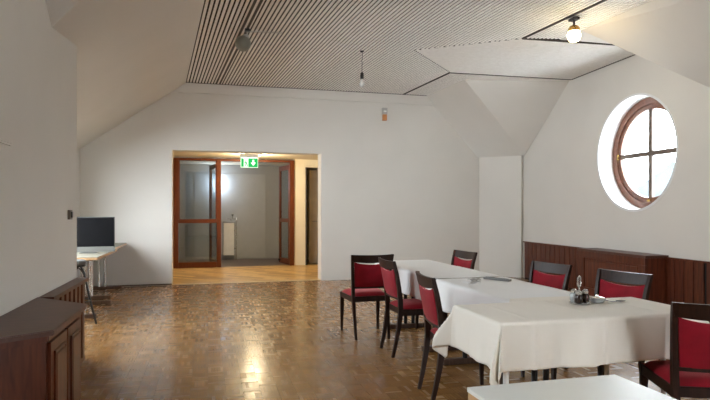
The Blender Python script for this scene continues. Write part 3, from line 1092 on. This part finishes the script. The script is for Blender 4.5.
def cloth(name, label, x0, x1, y0, y1, z, dl, dr_, df, db, mat, seed=0, flat_back=None, creases=(), group=None, flare=.07, st=.022, sm=.035, pleat=.5):
    rnd = random.Random(seed)
    ph = [rnd.uniform(0, 6.28) for _ in range(8)]
    def axis(a, b, d0, d1):
        v = []
        n0 = max(0, round(d0 / st)); n1 = max(0, round(d1 / st)); nm = max(2, round((b - a) / sm))
        v += [a - d0 + d0 * i / n0 for i in range(n0)] if n0 else []
        v += [a + (b - a) * i / nm for i in range(nm + 1)]
        v += [b + d1 * (i + 1) / n1 for i in range(n1)] if n1 else []
        return v
    us, vs = axis(x0, x1, dl, dr_), axis(y0, y1, df, db)
    off = 0.010
    R = 0.007
    def drop(d):
        """(outward, down) for length d past the edge, with a rounded lip"""
        if d <= 0:
            return 0, 0
        a = R * math.pi / 2
        if d < a:
            return R * math.sin(d / R), R * (1 - math.cos(d / R))
        return R, R + d - a
    def pos(u, v):
        dx = x0 - u if u < x0 else (u - x1 if u > x1 else 0)
        sx = -1 if u < x0 else 1
        dy = y0 - v if v < y0 else (v - y1 if v > y1 else 0)
        sy = -1 if v < y0 else 1
        bx, by = min(max(u, x0), x1), min(max(v, y0), y1)
        wav = lambda t, d: d * (0.06 * math.sin(t * 9 + ph[0]) + 0.045 * math.sin(t * 21 + ph[1] + d * 6) + 0.02 * math.sin(t * 47 + ph[5]))
        top = z + .0012 * math.sin(u * 13 + ph[2]) * math.sin(v * 11 + ph[3])
        cr = 0
        for c_ in creases:
            cr += .010 * math.exp(-((u - c_) / .011) ** 2)
        if dx == 0 and dy == 0:
            return (u, v, top + cr * .4)
        if flat_back is not None and dy > 0 and sy > 0:
            w_ = smooth(flat_back - .05, flat_back + .03, u) * (1 - smooth(2.47, 2.55, u))
            if w_ > 0:
                o_, dn = drop(dy)
                return (u, y1 + (o_ + .01) * (1 - w_) + dy * w_ * .45, top - dn * (1 - w_) + .004 * w_)
        if dy == 0:
            o_, dn = drop(dx)
            return (bx + sx * (o_ + max(0, wav(v, dn) + dn * .04)), v, top - dn)
        if dx == 0:
            o_, dn = drop(dy)
            return (u, by + sy * (o_ + max(0, wav(u, dn) + dn * .04) + cr * min(1, dn * 20)), top - dn)
        # corner: the spare cloth falls as a pointed fold
        r_ = math.hypot(dx, dy)
        phi = math.atan2(dy, dx)
        o_, dn = drop(r_)
        s2 = math.sin(2 * phi)
        fl_ = (flare * s2 ** 1.0 * smooth(0, .25, r_) * (1 + pleat * math.sin(9 * phi + ph[4])))
        # swirl of the fold
        ex_ = math.cos(phi) * o_ + fl_ * (.85 + .25 * math.cos(phi * 2)) + dn * .04
        ey_ = math.sin(phi) * o_ + fl_ * (.85 - .25 * math.cos(phi * 2)) + dn * .04
        return (bx + sx * ex_, by + sy * ey_, top - dn * (1 - .06 * s2))
    me = bpy.data.meshes.new(name)
    nv = len(vs)
    P_ = [pos(u, v) for u in us for v in vs]
    F_ = [(i * nv + j, (i + 1) * nv + j, (i + 1) * nv + j + 1, i * nv + j + 1) for i in range(len(us) - 1) for j in range(nv - 1)]
    me.from_pydata(P_, [], F_)
    me.materials.append(M[mat])
    for p in me.polygons:
        p.use_smooth = True
    o = bpy.data.objects.new(name, me)
    COL.objects.link(o)
    m_ = o.modifiers.new('thickness', 'SOLIDIFY'); m_.thickness = .0016; m_.offset = 1
    return tag(o, label, 'tablecloth', group)


cloth('tablecloth', 'white tablecloth over the end of the dining row closest to the corridor', 1.88, 2.525, 5.405, 6.205, .7405, .235, .235, 0, .235, 'cloth', 3)
cloth('tablecloth', 'white tablecloth between two others on the dining row, nothing lying on it', 1.88, 2.525, 4.46, 5.40, .7425, .235, .235, 0, 0, 'cloth', 5)
cloth('tablecloth', 'white tablecloth of the dining row with the pen and napkins lying on it', 1.88, 2.525, 3.165, 4.43, .7405, .235, .235, 0, 0, 'cloth', 8)
cloth('tablecloth', 'cream tablecloth with hanging corner folds on the crosswise table under the cruet set', 1.445, 2.715, 2.57, 3.13, .752, .25, .245, .25, .25, 'cream', 11, flare=.062, st=.012, sm=.010, pleat=.75,
      flat_back=1.86, creases=(1.63, 2.05, 2.47))

# ------------------------------------------------------------------ chairs
def make_chair():
    t = thing('dining_chair', '', 'chair')
    zs = .43
    def legs(sg):
        # rear leg runs up into the back post
        m_ = MB()
        pts, sz = [], []
        for z, yy, xx, w_, d_ in ((0, -.285, .175, .022, .026), (.12, -.258, .178, .026, .030), (.26, -.232, .182, .030, .036), (.40, -.215, .186, .032, .042),
                                  (.50, -.217, .190, .030, .042), (.62, -.232, .197, .028, .036), (.76, -.258, .207, .026, .030), (.868, -.288, .216, .024, .026)):
            pts.append((sg * xx, yy, z)); sz.append((w_, d_))
        m_.beam(pts, sz)
        m_.build('leg', 'chairwood', t, True)
        m_ = MB()
        m_.beam([(sg * .205, .205, zs), (sg * .207, .208, .25), (sg * .208, .213, 0)], [(.042, .042), (.034, .034), (.022, .022)])
        m_.build('leg', 'chairwood', t, True)
    legs(-1); legs(1)
    # seat frame: four rails
    m_ = MB()
    fz0, fz1 = zs - .055, zs
    out = [(-.225, .225), (.225, .225), (.198, -.205), (-.198, -.205)]
    inn = [(-.200, .200), (.200, .200), (.175, -.183), (-.175, -.183)]
    lo_o = [m_.bm.verts.new((x, y, fz0)) for x, y in out]; hi_o = [m_.bm.verts.new((x, y, fz1)) for x, y in out]
    lo_i = [m_.bm.verts.new((x, y, fz0)) for x, y in inn]; hi_i = [m_.bm.verts.new((x, y, fz1)) for x, y in inn]
    for k in range(4):
        j = (k + 1) % 4
        m_.bm.faces.new((lo_o[k], lo_o[j], hi_o[j], hi_o[k])); m_.bm.faces.new((lo_i[j], lo_i[k], hi_i[k], hi_i[j]))
        m_.bm.faces.new((hi_o[k], hi_o[j], hi_i[j], hi_i[k])); m_.bm.faces.new((lo_o[j], lo_o[k], lo_i[k], lo_i[j]))
    m_.build('seat_frame', 'chairwood', t)
    # domed cushion
    m_ = MB()
    n = 14
    grid = []
    for i in range(n + 1):
        row = []
        a = -1 + 2 * i / n
        for j in range(n + 1):
            b = -1 + 2 * j / n
            yy = .010 + .212 * b
            hw = .192 + .024 * (b + 1) / 2
            e = max(0, 1 - abs(a) ** 4) * max(0, 1 - abs(b) ** 4)
            row.append(m_.bm.verts.new((a * hw, yy, zs + .002 + .045 * e ** .5)))
        grid.append(row)
    for i in range(n):
        for j in range(n):
            m_.bm.faces.new((grid[i][j], grid[i + 1][j], grid[i + 1][j + 1], grid[i][j + 1]))
    rim = [grid[i][0] for i in range(n + 1)] + [grid[n][j] for j in range(1, n + 1)] + [grid[i][n] for i in range(n - 1, -1, -1)] + [grid[0][j] for j in range(n - 1, 0, -1)]
    m_.bm.faces.new(rim[::-1])
    m_.build('seat', 'velvet', t, True)
    # curved top rail, deeper in the middle
    def yb(z):       # back line
        return -.217 - (z - .5) * .193 if z > .5 else -.217
    m_ = MB()
    K = 12
    rows = []
    for i in range(K + 1):
        a = -1 + 2 * i / K
        x = a * .226
        bow = -.020 * (1 - a * a)
        zt = .872 - .006 * (1 - a * a)
        zb = .800 - .016 * (1 - a * a)
        rows.append([m_.bm.verts.new((x * (1 if zz == zt else .955), yb(zz) + bow + dy, zz)) for zz, dy in ((zb, -.013), (zb, .013), (zt, .011), (zt, -.011))])
    for r0, r1 in zip(rows, rows[1:]):
        for k in range(4):
            m_.bm.faces.new((r0[k], r0[(k + 1) % 4], r1[(k + 1) % 4], r1[k]))
    m_.bm.faces.new(rows[0][::-1]); m_.bm.faces.new(rows[-1])
    m_.build('top_rail', 'chairwood', t, True)
    # padded back: front and rear velvet, dished upper edge leaves a slit below the rail
    m_ = MB()
    K, J = 12, 8
    fr_, bk_ = [], []
    for i in range(K + 1):
        a = -1 + 2 * i / K
        r1_, r2_ = [], []
        for j in range(J + 1):
            b = j / J
            zt = .797 - .030 * (1 - a * a) ** .8
            zz = .535 + (zt - .535) * b
            hw = .172 + .020 * (zz - .535) / .26
            e = max(0, 1 - abs(a) ** 6) * max(0, 1 - abs(2 * b - 1) ** 6)
            th = .010 + .012 * e ** .5
            bow = -.016 * (1 - a * a)
            r1_.append(m_.bm.verts.new((a * hw, yb(zz) + bow + th, zz)))
            r2_.append(m_.bm.verts.new((a * hw, yb(zz) + bow - th, zz)))
        fr_.append(r1_); bk_.append(r2_)
    for i in range(K):
        for j in range(J):
            m_.bm.faces.new((fr_[i][j], fr_[i + 1][j], fr_[i + 1][j + 1], fr_[i][j + 1]))
            m_.bm.faces.new((bk_[i + 1][j], bk_[i][j], bk_[i][j + 1], bk_[i + 1][j + 1]))
        m_.bm.faces.new((fr_[i][0], bk_[i][0], bk_[i + 1][0], fr_[i + 1][0]))
        m_.bm.faces.new((fr_[i + 1][J], bk_[i + 1][J], bk_[i][J], fr_[i][J]))
    for j in range(J):
        m_.bm.faces.new((fr_[0][j + 1], bk_[0][j + 1], bk_[0][j], fr_[0][j]))
        m_.bm.faces.new((fr_[K][j], bk_[K][j], bk_[K][j + 1], fr_[K][j + 1]))
    m_.build('back_pad', 'velvet', t, True)
    m_ = MB()
    m_.beam([(-.195, -.226, .527), (0, -.240, .527), (.195, -.226, .527)], [(.020, .022)] * 3, ref=Vector((0, 0, 1)))
    m_.build('lower_rail', 'chairwood', t, True)
    return t


chair0 = make_chair()
GR = 'red velvet dining chairs around the tables'
spots = [
    ((1.64, 5.82), 0, 'red velvet chair facing the far wall, standing beside the row of white cloths'),
    ((1.895, 4.97), -90, 'red velvet chair tucked under the middle white cloth on the open-floor side'),
    ((1.78, 3.70), -97, 'red velvet chair half hidden by the cream cloth corner, on the open-floor side'),
    ((2.50, 5.72), 96, 'red velvet chair by the farthest white cloth, on the wainscot side'),
    ((2.60, 4.22), 100, 'red velvet chair turned askew before the wainscot, opposite the pen'),
    ((2.72, 3.47), 102, 'red velvet chair between the radiator cover and the cruet set'),
    ((2.56, 2.46), -25, 'red velvet chair at the front of the cream-clothed table, behind the small table'),
]
for i, ((x, y), a, lab) in enumerate(spots):
    c = chair0 if i == 0 else copy_tree(chair0)
    c.location = (x, y, 0)
    c.rotation_euler = (0, 0, math.radians(a))
    tag(c, lab, 'chair', GR)

# ------------------------------------------------------------------ stool by the computer table
stl = thing('stool', 'black metal stool with grey round seat beside the computer table', 'stool', (-1.53, 7.07, 0))
MB().lathe([(.001, .70), (.15, .70), (.165, .715), (.165, .735), (.15, .75), (.001, .752)], 28).build('seat', 'greyseat', stl, True)
MB().lathe([(.155, .678), (.16, .682), (.16, .70), (.155, .70)], 28).build('seat_ring', 'blackmetal', stl, True)
for k in range(4):
    a = math.pi / 4 + k * math.pi / 2 - .75
    ca, sa = math.cos(a), math.sin(a)
    MB().tube([(.10 * ca, .10 * sa, .69), (.14 * ca, .14 * sa, .60), (.19 * ca, .19 * sa, .35), (.27 * ca, .27 * sa, 0)], .012).build('leg', 'blackmetal', stl, True)
m_ = MB()
m_.tube([(.205 * math.cos(t * math.pi / 12), .205 * math.sin(t * math.pi / 12), .28) for t in range(25)], .008, 8)
m_.build('foot_ring', 'blackmetal', stl, True)
for k in range(4):
    a0 = math.pi / 4 + k * math.pi / 2 - .75
    pts = []
    for q in range(9):
        f_ = q / 8
        aa = a0 + f_ * math.pi / 2
        rr = .145 - .03 * math.sin(math.pi * f_)
        pts.append((rr * math.cos(aa), rr * math.sin(aa), .57 + .10 * math.sin(math.pi * f_)))
    MB().tube(pts, .007, 8).build('arch_brace', 'blackmetal', stl, True)

# ------------------------------------------------------------------ desktop computer
pc = thing('desktop_computer', 'all-in-one desktop computer with black screen and silver chin on the bare table', 'computer', (-1.52, 7.98, .765), math.radians(3))
MB().box((-.325, -.012, .015), (.325, .018, .475), .006).build('housing', 'alu', pc)
MB().box((-.317, -.0155, .085), (.317, -.0115, .467), .001).build('screen', 'screen', pc)
MB().box((-.325, -.0145, .015), (.325, -.0115, .083), .001).build('chin', 'alu', pc)
m_ = MB(); m_.prism([(-.10, -.06, 0), (.10, -.06, 0), (.10, .13, 0), (-.10, .13, 0)], [(-.10, -.06, .006), (.10, -.06, .006), (.10, .13, .006), (-.10, .13, .006)])
m_.box((-.09, .10, .006), (.09, .112, .25)).box((-.06, .01, .20), (.06, .112, .25))
m_.build('stand', 'alu', pc)

# ------------------------------------------------------------------ lamps in the hall
pb = thing('pendant_bulb', 'clear bulb in black socket hanging on a cord from the slats', 'lamp', (2.127, 7.708, H))
MB().lathe([(.03, 0), (.03, -.008), (.012, -.02)], 16).build('ceiling_hook', 'black', pb, True)
MB().tube([(0, 0, 0), (.01, 0, -.08), (-.006, 0, -.15), (.004, 0, -.17), (0, 0, -.22), (0, 0, -.31)], .006, 8).build('cord', 'steel_dark', pb, True)
MB().tube([(.0, 0, -.155), (.02, .0, -.168), (-.015, .005, -.178), (.0, 0, -.186)], .009, 8).build('cord_knot', 'greyplastic', pb, True)
MB().lathe([(.008, -.30), (.022, -.315), (.025, -.345), (.025, -.395), (.020, -.40)], 18).build('socket', 'black', pb, True)
MB().lathe([(.013, -.40), (.016, -.42), (.034, -.455), (.038, -.475), (.034, -.495), (.018, -.512), (.001, -.517)], 20).build('bulb', 'bulb', pb, True)

gl = thing('globe_lamp', 'unlit grey globe lamp on an arm under the left ceiling track', 'lamp', (.475, 7.13, H - .008))
MB().box((-.03, -.05, -.03), (.03, .05, 0), .005).build('track_adapter', 'black', gl)
MB().tube([(0, 0, -.03), (0, 0, -.07), (-.015, -.01, -.09)], .010).build('stem', 'greyplastic', gl, True)
tilt = Matrix.Rotation(math.radians(22), 3, 'Y')
MB().lathe([(.03, .015), (.045, 0), (.055, -.02)], 24, (-.015, -.01, -.09), tilt).build('cap', 'greyplastic', gl, True)
MB().lathe([(.05, -.015), (.085, -.045), (.100, -.09), (.095, -.135), (.065, -.175), (.03, -.192), (.001, -.196)], 28, (-.015, -.01, -.09), tilt).build('globe', 'globe', gl, True)
MB().tube([(.0, 0, -.03), (.10, .03, -.012), (.25, .03, -.004), (.44, .02, -.001)], .007, 8).build('cable', 'greyplastic', gl, True)

lg = thing('lit_globe_lamp', 'glowing warm globe lamp with brass cap under the right ceiling track', 'lamp', (4.164, 5.717, H - .012))
MB().box((-.035, -.06, -.03), (.035, .06, 0), .005).build('track_adapter', 'track', lg)
MB().tube([(0, 0, -.03), (0, 0, -.095)], .013).build('stem', 'track', lg, True)
MB().lathe([(.02, -.085), (.05, -.10), (.066, -.125), (.070, -.16)], 24).build('cap', 'brass', lg, True)
MB().lathe([(.055, -.145), (.070, -.172), (.076, -.205), (.070, -.24), (.048, -.27), (.001, -.283)], 28).build('globe', 'lampglow', lg, True)
l_ = bpy.data.lights.new('lit_globe_light', 'POINT'); l_.energy = 2.2; l_.color = (1, .80, .52); l_.shadow_soft_size = .09
o_ = bpy.data.objects.new('lit_globe_light', l_); o_.location = (4.164, 5.717, H - .42); COL.objects.link(o_)

ms = thing('motion_detector', 'grey and amber alarm detector high on the far wall', 'detector', (3.33, YF, 3.07))
MB().box((-.05, -.07, .12), (.05, 0, .25), .012).build('housing', 'greyplastic', ms)
MB().box((-.04, -.075, .0), (.04, 0, .12), .012).build('amber_lens', 'orange', ms)
MB().lathe([(.001, -.03), (.03, -.02), (.035, 0)], 16, (0, -.06, .19)).build('sensor_dome', 'whiteplastic', ms, True)

# ------------------------------------------------------------------ things on the tables
cr = thing('cruet_set', 'cruet set with wire loop handle and dark bottles on the cream cloth', 'cruet set', (2.20, 2.97, .757), math.radians(20))
m_ = MB(); m_.lathe([(.001, 0), (.055, 0), (.06, .006), (.055, .010), (.001, .010)], 22); m_.build('tray', 'chrome', cr, True)
MB().tube([(0, 0, .01), (0, 0, .105)], .005).build('stem', 'chrome', cr, True)
m_ = MB()
m_.tube([(.016 * math.cos(a) if True else 0, 0, .135 + .033 * math.sin(a)) for a in [k * math.pi / 10 - math.pi / 2 for k in range(21)]], .0045, 8)
m_.build('loop_handle', 'chrome', cr, True)
for (x, y, cap) in ((-.033, -.018, 'chrome'), (.033, -.018, 'chrome'), (0, .036, 'chrome')):
    b_ = MB().lathe([(.022, .010), (.025, .02), (.025, .05), (.018, .062)], 16, (x, y, 0)).build('bottle', 'darkglass' if y < 0 else 'clearglass', cr, True)
    MB().lathe([(.018, .062), (.019, .075), (.010, .085), (.001, .087)], 16, (x, y, 0)).build('cap', cap, b_, True)

kp = thing('glass_dish', 'small shiny glass dish with silver lid beside the cruet set', 'dish', (2.325, 2.965, .757), math.radians(10))
MB().lathe([(.02, 0), (.035, .004), (.048, .022), (.050, .030), (.044, .028), (.03, .010), (.001, .008)], 22).build('bowl', 'clearglass', kp, True)
MB().lathe([(.045, .030), (.035, .036), (.010, .040), (.008, .050), (.001, .052)], 22).build('lid', 'chrome', kp, True)
sp = thing('serving_spoon', 'steel spoon lying beside the glass dish', 'spoon', (2.42, 2.955, .757), math.radians(-8))
MB().beam([(-.06, 0, .018), (.0, 0, .006), (.035, 0, .006)], [(.010, .004), (.007, .004), (.008, .003)], ref=Vector((0, 1, 0))).build('shaft', 'steel_dark', sp, True)
m_ = MB(); m_.lathe([(.001, -.004), (.016, .0), (.019, .006), (.016, .004), (.001, .0)], 18, (0, 0, .006))
for v in m_.bm.verts:
    v.co.x = v.co.x * 1.7 + .06
m_.build('bowl', 'steel_dark', sp, True)

nk = thing('folded_napkin', 'crumpled grey and white napkin beside the dark pen on white cloth', 'napkin', (2.09, 4.14, .744), math.radians(25))
for kx, (a, b, w_, d_, z0) in enumerate(((-.05, 0, .13, .09, 0), (.02, .02, .09, .07, .008))):
    m_ = MB()
    g_ = []
    for i in range(7):
        row = []
        for j in range(7):
            row.append(m_.bm.verts.new((a + w_ * (i / 6 - .5), b + d_ * (j / 6 - .5), z0 + .004 + .007 * math.sin(i * 1.7 + kx) * math.cos(j * 1.3) + .007)))
        g_.append(row)
    for i in range(6):
        for j in range(6):
            m_.bm.faces.new((g_[i][j], g_[i + 1][j], g_[i + 1][j + 1], g_[i][j + 1]))
    ob = m_.build('fold', 'paper' if kx == 0 else 'greyplastic', nk, True)
    md = ob.modifiers.new('thickness', 'SOLIDIFY'); md.thickness = .004
pn = thing('dark_pen_case', 'slim dark pen case lying on the white cloth beside the napkin', 'pen case', (2.335, 4.22, .744), math.radians(-62))
MB().box((-.125, -.02, 0), (.125, .02, .018), .006).build('case', 'steel_dark', pn)
MB().box((-.11, -.004, .018), (.11, .004, .021), .001).build('zip', 'black', pn)

# ------------------------------------------------------------------ outside the round window
m_ = MB()
pts = []
prof = [(-60, 2), (-40, 4), (-25, 3), (-10, 6), (5, 4), (18, 7), (32, 9), (50, 5.5), (62, 8), (75, 4.5), (88, 7.5), (100, 3), (130, 6)]
base = [(90, y, -20) for y, z in prof]
top = [(105 + 4 * math.sin(y), y + 20, z * 1.7) for y, z in prof]
bv = [m_.bm.verts.new(p) for p in base]; tv = [m_.bm.verts.new(p) for p in top]; kv = [m_.bm.verts.new((140, p[1], -20)) for p in base]
for i in range(len(prof) - 1):
    m_.bm.faces.new((bv[i], bv[i + 1], tv[i + 1], tv[i])); m_.bm.faces.new((tv[i], tv[i + 1], kv[i + 1], kv[i]))
hl = m_.build('hillside', 'hill'); struct(hl, 'pale hazy hillside seen through the round window')
